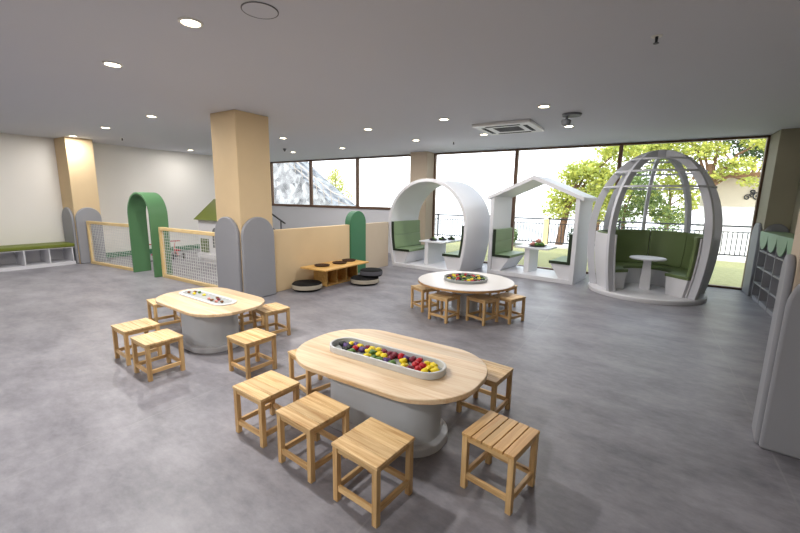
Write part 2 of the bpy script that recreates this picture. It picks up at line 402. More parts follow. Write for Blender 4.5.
def net_fence(x0, x1, y, label, rz=0):
    t = thing('net_fence', label, 'fence', ((x0 + x1) / 2, y, 0), rz, 'netted fence panels of the play area')
    w = (x1 - x0) / 2; h = 1.05; s = .065
    for a in (-w, w - s): MB().box(a, a + s, -s / 2, s / 2, 0, h).build('post', 'fence_z', t, bevel=.004)
    MB().box(-w + s, w - s, -s / 2, s / 2, h - s, h).build('top_rail', 'fence', t, bevel=.004)
    MB().box(-w + s, w - s, -s / 2, s / 2, .0, s).build('bottom_rail', 'fence', t, bevel=.004)
    n = MB(); q = .0028
    x = -w + s + .03
    while x < w - s: n.box(x - q, x + q, -q, q, s, h - s); x += .075
    z = s + .04
    while z < h - s: n.box(-w + s, w - s, -q, q, z - q, z + q); z += .06
    n.build('net', 'net', t, smooth=False)
    return t
net_fence(-11.50, -9.51, 3.99, 'pine framed net fence between the wall pillar and the green arch', R(4))
net_fence(-8.46, -6.12, 4.10, 'pine framed net fence between the green arch and the middle pillar')

# ------------------------------------------------------------------ stools
def make_stool(slatted=False):
    t = thing('stool', '', 'stool', (0, 0, 0), 0)
    H, S = .36, .1675
    top = MB()
    n, gap = (5, .006) if slatted else (4, .0022)
    w = 2 * S / n
    for i in range(n):
        a = -S + i * w
        top.box(-S, S, a + gap / 2, a + w - gap / 2, H - .02, H)
    top.build('seat', 'seat_slat' if slatted else 'seat', t, bevel=.0025)
    L, q = .163, .034
    for sx in (-1, 1):
        for sy in (-1, 1):
            x0, y0 = (L - q if sx > 0 else -L), (L - q if sy > 0 else -L)
            MB().box(x0, x0 + q, y0, y0 + q, 0, H - .0205).build('leg', 'pine_z', t, bevel=.0025)
    for z0, z1, nm, th in ((H - .052, H - .0205, 'apron', .016), (.066, .101, 'stretcher', .02)):
        for sg in (-1, 1):
            a = sg * (L - .006) - (th if sg > 0 else 0)
            MB().box(-L + q, L - q, a, a + th, z0, z1).build(nm, 'pine_x', t, bevel=.002)
            MB().box(a, a + th, -L + q, L - q, z0, z1).build(nm, 'pine_y', t, bevel=.002)
    return t
G1, G2, G3 = 'stools around the flower-tray oval table', 'stools around the oval table by the net fence', 'stools around the round table'
SPOTS = [
    (-2.271, 1.755, -3, G1, 'pine stool of the near row of three, the one towards the net fence'),
    (-1.734, 1.699, -5, G1, 'pine stool in the middle of the near row of three at the big table'),
    (-1.203, 1.651, -5, G1, 'pine stool lowest in the picture, ending the near row of three'),
    (-0.998, 2.94, -6, G1, 'pine stool at the rounded table end beyond the separate-slat stool'),
    (-2.42, 2.40, -14, G1, 'pine stool tucked under the big table end towards the net fence'),
    (-2.035, 3.05, -3, G1, 'pine stool behind the big oval table, its seat corner showing past the flower tray'),
    (-1.50, 2.985, -6, G1, 'pine stool hidden behind the big oval table, a seat edge showing'),
    (-4.53, 1.86, -3, G2, 'yellowish pine stool behind its twin, on the open floor side of the fence-side table'),
    (-3.973, 1.807, -3, G2, 'yellowish pine stool in front of its twin, facing the open grey floor'),
    (-3.243, 2.355, -4, G2, 'pine stool before the rounded white base end of the fence-side table'),
    (-3.905, 3.138, -10, G2, 'pine stool clear of the fence-side table, in front of the padded middle pillar'),
    (-5.33, 2.56, -12, G2, 'pine stool half hidden under the end of the fence-side table near the arch'),
    (-4.50, 3.20, -6, G2, 'pine stool hidden behind the fence-side table, only legs and a seat corner showing'),
    (-2.845, 5.27, -27, G3, 'small pine stool under the round table edge, on the side of the cushions'),
    (-2.36, 4.96, -10, G3, 'small pine stool before the round table, second counting from the cushions side'),
    (-1.86, 5.185, -18, G3, 'small pine stool before the round table, third counting from the cushions side'),
    (-1.57, 5.47, -22, G3, 'small pine stool before the round table, fourth, on the egg pod side'),
    (-1.86, 6.10, -10, G3, 'small pine stool behind the round table, in front of the house pod'),
]
st0 = make_stool()
for i, (x, y, rz, g, lab) in enumerate(SPOTS):
    k = .988 if g == G3 else .972
    x, y = x * k, y * k
    if i == 0:
        st0.location = (x, y, 0); st0.rotation_euler = (0, 0, R(rz)); st0['label'] = lab; st0['group'] = g
    else: dup(st0, (x, y, 0), R(rz), lab, g)
s4 = make_stool(True); s4.location = (-0.593, 2.087, 0); s4.rotation_euler = (0, 0, R(80)); s4['group'] = G1
s4['label'] = 'darker pine stool with five separate seat slats, alone at the big table end'

# ------------------------------------------------------------------ tables
def stadium(hl, hw, rr=None, n=14):
    rr = rr or hw; pts = []
    for cx, cy, a0 in ((hl - rr, hw - rr, 0), (-hl + rr, hw - rr, 90), (-hl + rr, -hw + rr, 180), (hl - rr, -hw + rr, 270)):
        pts += [(cx + rr * math.cos(R(a0 + 90 * i / n)), cy + rr * math.sin(R(a0 + 90 * i / n))) for i in range(n + 1)]
    return pts
def oval_table(label, loc, rz, hl, hw, ped, ped_off, tray_off, rim_h, rim_w, corner, pw):
    t = thing('oval_table', label, 'table', loc, rz)
    MB().prism(stadium(hl, hw, corner), 'z', .465, .5).build('tabletop', 'top', t, bevel=.006, smooth=True)
    MB().prism(stadium(ped, pw, pw * .94), 'z', .06, .465).build('pedestal', 'pedestal', t, loc=(ped_off[0], ped_off[1], 0))
    MB().prism(stadium(ped + .05, pw + .05, pw + .03), 'z', 0.0, .06).build('plinth', 'whitegrey', t, bevel=.006, loc=(ped_off[0], ped_off[1], 0))
    tr = MB().ring(stadium(.505, .135), stadium(.505 - rim_w, .135 - rim_w), 'z', .5, .5 + rim_h).build('tray', 'tray_white', t, bevel=.004, loc=(tray_off[0], tray_off[1], 0))
    MB().prism(stadium(.508 - rim_w, .138 - rim_w), 'z', .4995, .503).build('tray_floor', 'basin', tr, smooth=False)
    return t
T1 = oval_table('big pine-topped oval table with bright flower-like toys in its tray', (-1.575, 2.34, 0), 0, .755, .475, .455, (.035, -.10), (.005, -.055), .05, .018, .42, .21)
T2 = oval_table('pine-topped oval table with an almost empty white tray near the net fence', (-4.25, 2.55, 0), R(-3), .70, .43, .345, (.06, -.05), (-.09, .01), .014, .045, .38, .25)
rt = thing('round_table', 'white round table with a grey toy tray in front of the pods', 'table', (-2.24, 5.43, 0))
MB().lathe([(0, .468), (.712, .468), (.72, .476), (.72, .494), (.712, .5), (0, .5)], n=56).build('tabletop', 'top_round', rt)
MB().lathe([(.716, .462), (.721, .462), (.7215, .49), (.716, .49)], n=56, close_prof=True).build('edge_band', 'ply', rt)
MB().lathe([(0, .05), (.2, .05), (.2, .468), (0, .468)], n=40).build('pedestal', 'pedestal', rt)
MB().lathe([(0, 0), (.24, 0), (.24, .045), (.23, .05), (0, .05)], n=40).build('plinth', 'whitegrey', rt)
tr = MB().lathe([(0, .5), (.325, .5), (.335, .545), (.318, .545), (.31, .508), (0, .508)], n=44).build('tray', 'basin', rt)

# lumpy toy pieces
def lump(seed, r):
    rnd = random.Random(seed); import bmesh
    b = bmesh.new(); bmesh.ops.create_icosphere(b, subdivisions=2, radius=r)
    d = [Vector((rnd.uniform(-1, 1), rnd.uniform(-1, 1), rnd.uniform(-1, 1))).normalized() for _ in range(7)]
    for v in b.verts:
        n = v.co.normalized(); k = .82 + .5 * max(n.dot(q) for q in d) ** 3 - .3 * abs(math.sin(7 * n.x + seed) * math.sin(8 * n.y + seed))
        v.co = Vector((n.x, n.y, n.z * .72)) * r * k
    me = bpy.data.meshes.new('toy_piece'); b.to_mesh(me); b.free()
    me.polygons.foreach_set('use_smooth', [True] * len(me.polygons))
    return me
TOYMESH = {}
def toys(cx, cy, rz, spots, names, z, r, where, group):
    """spots in the tray's own axes; each piece rests on the tray floor or on its neighbours"""
    for i, (x, y, dz) in enumerate(spots):
        c = names[i % len(names)]
        key = (c, i % 3, r)
        if key not in TOYMESH:
            me = lump(hash((len(c), i % 3)) % 97, r); me.materials.append(M[{'green': 'toygreen', 'black': 'toydark', 'brown': 'toybrown', 'pink': 'toypink'}.get(c, c)]); TOYMESH[key] = me
        me = TOYMESH[key]
        o = bpy.data.objects.new('toy_piece', me); C.objects.link(o)
        o.location = (cx + x * math.cos(rz) - y * math.sin(rz), cy + x * math.sin(rz) + y * math.cos(rz), z + r * .66 + dz)
        o.rotation_euler = (0, 0, random.uniform(0, 6.28))
        tag(o, f'{c} lumpy toy piece lying in the {where}', 'toy', f'{c} {group}')
rnd = random.Random(5)
sp = []
for k in range(17):
    x = -.43 + k * .054
    for y in (-.06, .005, .065):
        if rnd.random() < .9 and abs(x) < .46 and not (abs(x) > .41 and abs(y) > .03):
            sp.append((x + rnd.uniform(-.008, .008), y + rnd.uniform(-.008, .008), 0))
ORDER = [rnd.choice(['yellow', 'yellow', 'red', 'purple', 'maroon', 'green', 'yellow', 'purple', 'yellow']) for _ in sp]
# purple end towards the fence, red and yellow at the other end
for i, (x, y, dz) in enumerate(sp):
    if x < -.3: ORDER[i] = rnd.choice(['purple', 'purple', 'black', 'yellow'])
    if x > .33: ORDER[i] = 'yellow'
    elif x > .22: ORDER[i] = rnd.choice(['red', 'red', 'maroon'])
toys(-1.57, 2.285, 0, sp, ORDER, .503, .031, 'long tray of the big oval table', 'toys in the long tray')
sp = []
for rr, n in ((.04, 3), (.12, 9), (.195, 14), (.262, 16)):
    for k in range(n):
        a = 2 * PI * k / n + rr * 9
        sp.append((rr * math.cos(a), rr * math.sin(a), 0))
ORDER = [rnd.choice(['red', 'yellow', 'green', 'black', 'green', 'maroon', 'black', 'yellow']) for _ in sp]
toys(-2.24, 5.43, 0, sp, ORDER, .508, .030, 'round tray of the white table', 'toys in the round tray')
sp = [(-.33, .03, 0), (-.27, .05, 0), (-.25, -.02, 0), (-.36, -.03, 0), (.12, -.04, 0), (.2, -.05, 0), (.24, .01, 0), (.3, -.05, 0), (.36, -.02, 0), (.16, .04, 0), (-.1, .02, 0)]
toys(-4.34, 2.565, R(-3), sp, ['brown', 'green', 'yellow', 'brown', 'pink', 'brown', 'maroon', 'pink', 'brown', 'brown', 'yellow'], .503, .02, 'almost empty tray near the fence', 'toys in the almost empty tray')

# ------------------------------------------------------------------ rounded pod
def loft_profile(w0, zc, top, off, n=48, zmin=0.0):
    """closed outline, half width w0 at height zc, tapering in below, elliptical above"""
    P = []
    W, T = w0 - off, top - off
    for i in range(n + 1):
        a = PI * i / n
        P.append((W * math.cos(a), zc + (T - zc) * math.sin(a)))
    m = 12
    for i in range(1, m + 1):
        z = zc + (zmin - zc) * i / m
        P.append((-(W - .17 * ((zc - z) / zc) ** 2), z))
    for i in range(m, 0, -1):
        z = zc + (zmin - zc) * i / m
        P.append(((W - .17 * ((zc - z) / zc) ** 2), z))
    return P
pod = thing('rounded_pod', 'white rounded seating pod with sage green benches by the window pillar', 'seating pod', (-4.47, 8.16, 0), R(-4))
D = 1.28
MB().ring(loft_profile(1.115, 1.07, 2.18, 0), loft_profile(1.115, 1.07, 2.18, .075, zmin=.085), 'y', 0, D).build('shell', 'white', pod, bevel=.006)
def pod_bench(sx, parent, wall, y0, y1, ztop, zback, xs, xb, cush, edge, z0=.085):
    """white tapered box, seat cushion and back cushion on one side (sx=-1/+1); wall(z) = inner half width"""
    w = lambda z: wall(z) - .004
    pts = [(sx * w(z0), z0), (sx * w(.2), .2), (sx * w(ztop - .06), ztop - .06), (sx * xs, ztop - .06), (sx * xb, z0)]
    MB().prism(pts, 'y', y0, y1).build('bench_box', 'white', parent, bevel=.004)
    s = MB().prism([(sx * w(ztop - .06), ztop - .058), (sx * w(ztop), ztop), (sx * (xs - .015), ztop), (sx * (xs - .02), ztop - .058)], 'y', y0 - .01, y1).build('seat_cushion', cush, parent, bevel=.012)
    n = 6; zs = [ztop + .004 + (zback - ztop) * i / n for i in range(n + 1)]
    mid = ztop + (zback - ztop) * .5
    for za, zb in ((ztop + .003, mid - .002), (mid + .002, zback)):
        q = [za + (zb - za) * i / 4 for i in range(5)]
        pts = [(sx * w(z), z) for z in q] + [(sx * (w(z) - .07), z) for z in reversed(q)]
        MB().prism(pts, 'y', y0 - .01, y1).build('back_cushion', cush, parent, bevel=.012)
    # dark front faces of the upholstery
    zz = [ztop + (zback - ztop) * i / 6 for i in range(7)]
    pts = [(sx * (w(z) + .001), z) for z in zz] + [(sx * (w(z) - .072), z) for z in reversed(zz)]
    MB().prism(pts, 'y', y0 - .022, y0 - .011).build('dark_front', edge, parent, bevel=.003)
    MB().box(min(sx * w(ztop), sx * (xs - .02)), max(sx * w(ztop), sx * (xs - .02)), y0 - .022, y0 - .011, ztop - .058, ztop).build('dark_front', edge, parent, bevel=.003)
wall = lambda z: (1.04 - .17 * ((1.07 - z) / 1.07) ** 2) if z < 1.07 else 1.04 * math.sqrt(max(0, 1 - ((z - 1.07) / 1.035) ** 2))
for sx in (-1, 1): pod_bench(sx, pod, wall, .06, D - .02, .45, 1.13, .50, .62, 'cushion', 'cushion_dark')
tt = MB().box(-.24, .48, .28, D - .02, .645, .68).build('table_top', 'white', pod, bevel=.005)
tt.location.x = -.10
MB().box(-.18, -.08, .30, 1.2, .085, .645).build('table_pedestal', 'white', pod, bevel=.005)

def dish(x, y, z, label, cols, group, r=.115, place=''):
    t = MB().lathe([(0, 0), (r * .7, 0), (r, .03), (r * .94, .03), (r * .66, .008), (0, .008)], n=24).build('dish', 'charcoal', loc=(x, y, z))
    tag(t, label, 'dish', group)
    rr = random.Random(int(x * 1000)); k = 0; pr = r * .32
    for (dx, dy, dz) in ((-.5, -.2, 0), (.5, -.25, 0), (0, .5, 0), (0, -.05, .035), (.05, -.62, 0)):
        c = cols[k % len(cols)]; k += 1
        key = (c, k % 3, pr)
        if key not in TOYMESH:
            me = lump(k * 13, pr); me.materials.append(M[{'green': 'toygreen', 'black': 'toydark', 'pink': 'toypink'}.get(c, c)]); TOYMESH[key] = me
        o = bpy.data.objects.new('toy_piece', TOYMESH[key]); C.objects.link(o)
        o.location = (x + dx * r, y + dy * r, z + .008 + pr * .66 + dz * pr / .032); o.rotation_euler = (0, 0, rr.uniform(0, 6))
        tag(o, f'{c} toy piece heaped in the {place}', 'toy', f'{c} toys in the {place}')
dish(-4.50, 8.68, .682, 'small dish on the pod table end by the sage bench', ['black', 'green'], 'dishes on the rounded pod table', place='rounded pod dish by the sage bench')
dish(-4.36, 8.92, .682, 'small dish in the middle of the rounded pod table', ['green', 'black'], 'dishes on the rounded pod table', place='middle dish of the rounded pod')
dish(-4.22, 9.16, .682, 'small dish at the window end of the rounded pod table', ['black', 'green'], 'dishes on the rounded pod table', place='window-end dish of the rounded pod')

# ------------------------------------------------------------------ house pod
hp = thing('house_pod', 'white house-shaped seating pod with gabled roof and green benches', 'seating pod', (-2.12, 8.64, 0), R(-7))
D = 1.0; w, t = .97, .085
MB().box(-w, w, 0, D, 0, .09).build('floor_plate', 'white', hp, bevel=.005)
for sx in (-1, 1):
    MB().box(min(sx * w, sx * (w - t)), max(sx * w, sx * (w - t)), 0, D, .09, 1.80).build('side_wall', 'white', hp, bevel=.005)
    a, b = (sx * 1.04, 1.79), (0, 2.235)
    MB().prism([a, b, (0, 2.235 - .085), (sx * 1.04, 1.79 - .075)] if sx > 0 else [a, (sx * 1.04, 1.79 - .075), (0, 2.235 - .085), b], 'y', -.03, D + .03).build('roof_slope', 'white', hp, bevel=.004)
hw = lambda z: w - t
for sx in (-1, 1): pod_bench(sx, hp, hw, .05, D - .03, .46, 1.04, .46, .66, 'cushion', 'cushion_dark', z0=.091)
MB().box(-.42, .34, .22, .85, .64, .675).build('table_top', 'white', hp, bevel=.005)
MB().box(-.20, -.08, .28, .84, .091, .64).build('table_pedestal', 'white', hp, bevel=.005)
dish(-2.06, 9.18, .677, 'grey dish heaped on the house pod table', ['pink', 'green', 'pink', 'pink', 'green'], None, r=.21, place='dish of the house pod')

# ------------------------------------------------------------------ egg pod
ep = thing('egg_pod', 'grey-white egg-shaped pod with open rib cage and curved moss green bench', 'seating pod', (.09, 8.68, 0))
ZM, ZT, RM = 1.12, 2.65, 1.06
def er(z):
    if z > ZM: return RM * math.sqrt(max(0, 1 - ((z - ZM) / (ZT - ZM)) ** 2))
    return RM - .14 * ((ZM - z) / ZM) ** 2
MB().lathe([(0, 0), (.96, 0), (.97, .02), (.97, .07), (.955, .085), (0, .085)], n=64).build('base_plate', 'white', ep)
AZ = [233, 323, 8, 53, 98, 143, 188]
for a in AZ:
    ca, sa = math.cos(R(a)), math.sin(R(a)); L = []
    n = 40; wd, th = .125, .028
    for i in range(n + 1):
        if i <= 16: z = .085 + (ZM - .085) * i / 16; rr = er(z); dz = 0; nr, nz = 1, 0
        else:
            b = PI / 2 * (i - 16) / (n - 16) * .965
            rr = RM * math.cos(b); z = ZM + (ZT - ZM) * math.sin(b); nr, nz = math.cos(b), math.sin(b)
        ro, zo, ri, zi = rr, z, max(.03, rr - wd * nr), z - wd * nz
        L.append([(ro * ca - th * sa, ro * sa + th * ca, zo), (ro * ca + th * sa, ro * sa - th * ca, zo), (ri * ca + th * sa, ri * sa - th * ca, zi), (ri * ca - th * sa, ri * sa + th * ca, zi)])
    MB().loops(L).build('rib', 'dome_backlit', ep, bevel=.004)
MB().lathe([(0, ZT - .14), (.12, ZT - .14), (.12, ZT - .02), (.06, ZT + .004), (0, ZT + .006)], n=24).build('crown_hub', 'dome_backlit', ep)
for z in (1.98, 2.25, 2.47):
    q = er(z) - .035
    MB().lathe([(q, z - .016), (q + .03, z - .016), (q + .03, z + .016), (q, z + .016)], n=64, close_prof=True).build('hoop', 'dome_backlit', ep)
A0, A1 = R(-40), R(236)
zs = [.085 + (1.13 - .085) * i / 10 for i in range(11)]
MB().lathe([(er(z) - .13, z) for z in zs] + [(er(z) - .155, z) for z in reversed(zs)], n=72, a0=A0, a1=A1, close_prof=True).build('lower_shell', 'white', ep)
b0, b1 = R(-44), R(224)
MB().lathe([(.46, .085), (er(.085) - .16, .085), (er(.40) - .16, .40), (.42, .40)], n=60, a0=b0, a1=b1, close_prof=True).build('bench_box', 'white', ep)
MB().lathe([(.40, .402), (er(.402) - .16, .402), (er(.46) - .16, .455), (.41, .46), (.395, .45)], n=60, a0=b0, a1=b1, close_prof=True).build('seat_cushion', 'cushion_olive', ep, bevel=.006)
for k in range(6):
    x0 = b0 + (b1 - b0) * k / 6 + .006; x1 = b0 + (b1 - b0) * (k + 1) / 6 - .006
    zz = [.462 + (1.15 - .462) * i / 6 for i in range(7)]
    MB().lathe([(er(z) - .16, z) for z in zz] + [(er(z) - .22, z) for z in reversed(zz)], n=10, a0=x0, a1=x1, close_prof=True).build('back_cushion', 'cushion_olive', ep, bevel=.012)
MB().lathe([(0, .66), (.29, .66), (.30, .668), (.30, .682), (.29, .69), (0, .69)], cx=.0, cy=-.08, n=40).build('table_top', 'white', ep)
MB().prism([(-.09, .085), (.09, .085), (.06, .66), (-.06, .66)], 'y', -.15, .0).build('table_pedestal', 'white', ep, bevel=.004)

# ------------------------------------------------------------------ low play table, trays and floor cushions
lt = thing('play_table', 'low pine table with overhanging top and open crate base against the partition', 'table', (-5.09, 5.75, 0))
MB().box(-.355, .28, -.66, .66, .372, .40).build('tabletop', 'crate', lt, bevel=.004)
cb = MB()
cb.box(-.34, .0, -.33, -.30, 0, .372).box(-.34, .0, .60, .63, 0, .372).box(-.34, -.31, -.30, .60, 0, .372).box(-.31, .0, -.30, .60, 0, .03)
cb.build('crate_base', 'crate', lt, bevel=.003)
for y in (-.02, .28): MB().box(-.305, -.02, y, y + .025, .03, .372).build('divider', 'crate', lt, bevel=.002)
for i, (x, y, lab) in enumerate(((-5.2, 5.42, 'end towards the padded pillar'), (-5.14, 5.86, 'middle of the board'), (-5.2, 6.22, 'end towards the green panel'))):
    o = MB().lathe([(0, 0), (.13, 0), (.15, .022), (.145, .026), (.12, .01), (0, .008)], n=20).build('woven_tray', 'woven', loc=(x, y, .4005))
    tag(o, f'dark brown round tray on the low pine table, {lab}', 'tray', 'dark trays on the low pine table')
def cushion(loc, r, h, label, side='cream', z=0):
    t = thing('floor_cushion', label, 'cushion', (loc[0], loc[1], z), 0, 'round black floor cushions')
    MB().lathe([(0, h * .93), (r * .55, h * .95), (r * .9, h * .86), (r * .985, h * .74)], n=36).build('top_cover', 'black', t)
    MB().lathe([(r * .985, h * .74), (r, h * .6), (r, h * .36), (r * .985, h * .26)], n=36).build('side_band', side, t)
    MB().lathe([(r * .985, h * .26), (r * .9, h * .08), (r * .6, 0), (0, 0)], n=36).build('base_cover', 'black', t)
cushion((-5.235, 5.05), .28, .16, 'black round floor cushion with cream band, alone near the padded pillar')
cushion((-4.69, 6.10), .29, .16, 'black floor cushion with cream band carrying another cushion')
cushion((-4.60, 6.20), .23, .16, 'smaller charcoal-sided floor cushion on top of another one', 'charcoal', z=.152)

# ------------------------------------------------------------------ cubby bench on the left wall
cb = thing('cubby_bench', 'long white cubby bench with olive cushion against the plain wall', 'bench', (-12.3, 0, 0))
y0, y1, dp = 1.86, 3.655, .62
body = MB().box(.004, dp, y0, y1, 0, .075).box(.004, .02, y0, y1, .075, .43).box(.02, dp, y0, y1, .41, .43)
body.build('carcass', 'white', cb, bevel=.003)
for k in range(5):
    y = y0 + (y1 - y0 - .022) * k / 4 * .985
    MB().box(.02, dp, y, y + .022, .075, .41).build('divider', 'white', cb, bevel=.002)
MB().box(.004, dp + .02, y0 - .01, y1 + .01, .432, .51).build('seat_cushion', 'olivetop', cb, bevel=.015)

# green ledge round the play area
tag(MB().box(XL + .004, XL + .14, 4.42, 9.2, 0, .13).build('green_ledge', 'green_deep', bevel=.008), 'low green ledge along the play area wall', 'ledge')

# playhouse
ph = thing('playhouse', 'white toy playhouse with olive green roof behind the net fence', 'playhouse', (-9.1, 6.15, 0))
MB().box(-.62, .62, -.5, .5, 0, 1.12).build('walls', 'white', ph, bevel=.006)
MB().prism([(-.6, 1.10), (.6, 1.10), (0, 1.62)], 'x', -.66, .66).build('roof', 'olivetop', ph, bevel=.006)
wp = [(.12, 0), (-.12, 0)] + [(-.12 * math.cos(PI * i / 12), .38 + .12 * math.sin(PI * i / 12)) for i in range(13)]
MB().prism([(x + .12, z + .42) for x, z in wp], 'y', -.515, -.49).build('arched_window', 'acgrille', ph)
MB().box(-.52, -.2, -.53, -.49, .28, .62).build('shutter', 'cushion_olive', ph, bevel=.004)
MB().box(-.64, .64, -.56, -.5, .12, .24).build('flower_box', 'white', ph, bevel=.004)

def trike(loc, rz, label):
    t = thing('toy_tricycle', label, 'toy', loc, rz, 'ride-on toys behind the net fence')
    for x, y, r in ((.22, 0, .11), (-.18, .13, .085), (-.18, -.13, .085)):
        MB().tube([(x, y - .02, r), (x, y + .02, r)], r, 20).build('wheel', 'rubber', t, bevel=.008)
    MB().tube([(-.18, -.1, .086), (-.18, .1, .086)], .012).build('axle', 'blackmetal', t)
    MB().tube([(.22, 0, .23), (.05, 0, .2), (-.18, 0, .1)], .022).build('frame', 'toypink', t)
    MB().tube([(.22, .035, .11), (.21, .035, .24), (.15, 0, .46)], .013).build('fork', 'toypink', t)
    MB().tube([(.15, -.12, .46), (.15, .12, .46)], .014).build('handlebar', 'red', t)
    MB().box(-.17, .0, -.07, .07, .215, .25).build('seat', 'red', t, bevel=.015)
trike((-10.75, 5.6, 0), R(160), 'pink and black toy tricycle behind the second net panel')
trike((-10.35, 4.85, 0), R(150), 'pink and black ride-on toy seen through the green arch')

# handrail behind the partition
hr = thing('handrail', 'thin black sloping handrail just behind the padded middle pillar', 'handrail', (-7.0, 5.4, 0))
MB().tube([(0, -.5, 1.68), (0, .3, 1.36), (0, .72, 1.10)], .018).build('rail', 'blackmetal', hr)
for y, z in ((-.4, 1.63), (.6, 1.17)): MB().tube([(0, y, 0), (0, y, z)], .014).build('post', 'blackmetal', hr)
MB().tube([(0, -.4, 1.35), (0, .6, .9)], .009).build('lower_rail', 'blackmetal', hr)

# ------------------------------------------------------------------ bookcase
bc = thing('bookcase', 'open shade-greyed bookcase with wavy pale green top beside the window pillar', 'bookcase', (1.76, 0, 0))
y0, y1, dp = 7.2, 9.38, .34
MB().box(dp - .02, dp, y0, y1, 0, 1.2).build('back_panel', 'cushion_dark', bc, smooth=False)
for k in range(5):
    y = y0 + (y1 - y0 - .03) * k / 4
    MB().box(.012, dp - .02, y, y + .03, 0, 1.2).build('upright', 'pad', bc, bevel=.003)  # shade on the bookcase put into darker grey uprights and shelves
for z in (.0, .29, .58, .87):
    MB().box(.02, dp - .02, y0 + .03, y1 - .03, z, z + .07 if z == 0 else z + .028).build('shelf', 'pad', bc, bevel=.003)
n = 96; wav = [(y0 + (y1 - y0) * i / n, 1.2 - .27 * math.sqrt(abs(math.sin(PI * 4 * i / n)))) for i in range(n + 1)]
MB().prism([(y1, 1.235), (y0, 1.235)] + wav, 'x', -.006, .012).build('wavy_pelmet', plain('mint_green', (126, 158, 128), .5), bc, bevel=.003)
MB().box(.0125, dp, y0, y1, 1.2, 1.235).build('top_board', 'cushion', bc, bevel=.003)

# ------------------------------------------------------------------ ceiling fixtures
LIGHTS = [
    (-3.09, 1.855, 'lit ceiling downlight beside the round ceiling speaker', 1.0),
    (-4.74, 1.987, 'lit ceiling downlight above the open floor by the fence-side table', 0.9),
    (-7.19, 3.514, 'lit ceiling downlight just outside the net fence, above the fence end at the middle pillar', .6),
    (-9.26, 3.641, 'lit ceiling downlight above the front of the green arch', .75),
    (-11.30, 3.777, 'lit ceiling downlight next to the wall pillar top', .35),
    (-11.409, 6.567, 'small lit ceiling downlight deep over the netted play area', .3),
    (-7.07, 6.207, 'lit ceiling downlight just past the middle pillar, over the partition back', 0.4),
    (-8.95, 8.211, 'lit ceiling downlight before the high windows, next to the small detector', 0.4),
    (-7.0, 8.129, 'lit ceiling downlight before the high window with the pale tree', 0.4),
    (-4.664, 6.167, 'lit ceiling downlight above the stacked floor cushions', 0.4),
    (-2.98, 5.995, 'lit ceiling downlight between the round table and the rounded pod', 0.35),
    (-4.54, 7.772, 'lit ceiling downlight above the rounded pod front', 0.25),
    (-1.37, 5.841, 'lit ceiling downlight in front of the ceiling air conditioner', 0.45),
    (-1.32, 7.539, 'lit ceiling downlight under the dome camera', 0.25),
    (-2.93, 7.70, 'lit ceiling downlight between air conditioner and windows', 0.25),
    (-.6, -3.2, 'added unseen ceiling downlight by the near end wall', .6),  # added lamp out of view, fills from the near end
    (-1.4, -1.5, 'added unseen ceiling downlight over the floor behind the camera', 1.2),  # unseen fill lamp put in behind the camera
    (-9.4, .7, 'added unseen ceiling downlight in front of the cubby bench', .9),  # added outside the view to brighten the cubby bench
    (-5.5, -1.5, 'added unseen ceiling downlight over the floor near the cubby bench end', 1.0),  # another unseen lamp added for fill towards the bench
]
LAMP_W = 28.0
dl0 = None
for i, (x, y, lab, k) in enumerate(LIGHTS):
    if dl0 is None:
        dl0 = thing('downlight', lab, 'ceiling light', (x, y, ZC), 0, 'round ceiling downlights')
        MB().lathe([(.066, -.001), (.088, -.001), (.086, -.008), (.07, -.012), (.066, -.008)], n=28, close_prof=True).build('trim_ring', 'chrome', dl0)
        MB().lathe([(0, -.006), (.066, -.006)], n=28).build('lens', 'lamp', dl0)
    else: dup(dl0, (x, y, ZC), 0, lab)
    ld = bpy.data.lights.new('downlight_beam', 'AREA'); ld.shape = 'DISK'; ld.size = .13; ld.energy = LAMP_W * k; ld.color = (1, .965, .935)
    lo = bpy.data.objects.new('downlight_beam', ld); C.objects.link(lo); lo.location = (x, y, ZC - .02)

sk = thing('ceiling_speaker', 'round flush white ceiling speaker beside a lit downlight', 'speaker', (-2.47, 2.0, ZC))
MB().lathe([(.120, -.001), (.128, -.001), (.127, -.006), (.120, -.006)], n=36, close_prof=True).build('rim', 'detector', sk)
MB().lathe([(0, -.006), (.120, -.005)], n=36).build('grille', 'ceiling', sk)

def sprinkler(x, y, lab):
    t = thing('hanging_sprinkler', lab, 'sprinkler', (x, y, ZC), 0, 'ceiling sprinklers')
    MB().lathe([(0, -.006), (.038, -.006), (.04, -.001), (.0, -.001)], n=20).build('escutcheon', 'chrome', t)
    MB().lathe([(0, -.05), (.009, -.05), (.012, -.006), (0, -.006)], n=12).build('nozzle', 'blackmetal', t)
    MB().lathe([(0, -.056), (.02, -.056), (.02, -.051), (0, -.051)], n=14).build('deflector', 'detector', t)
sprinkler(-.087, 3.883, 'small ceiling sprinkler alone above the open floor by the egg pod')
sprinkler(-3.909, 8.4, 'small ceiling sprinkler above the rounded pod near the window head')
sprinkler(-10.59, 4.476, 'tiny ceiling sprinkler above the netted play area wall')
sd = thing('smoke_detector', 'small dark ceiling detector beside a downlight before the high windows', 'smoke detector', (-8.55, 7.55, ZC))
MB().lathe([(0, -.05), (.03, -.05), (.045, -.03), (.05, -.001), (0, -.001)], n=20).build('housing', 'detector', sd)
MB().tube([(0, 0, -.05), (0, 0, -.075)], .016).build('sensor', 'blackmetal', sd)

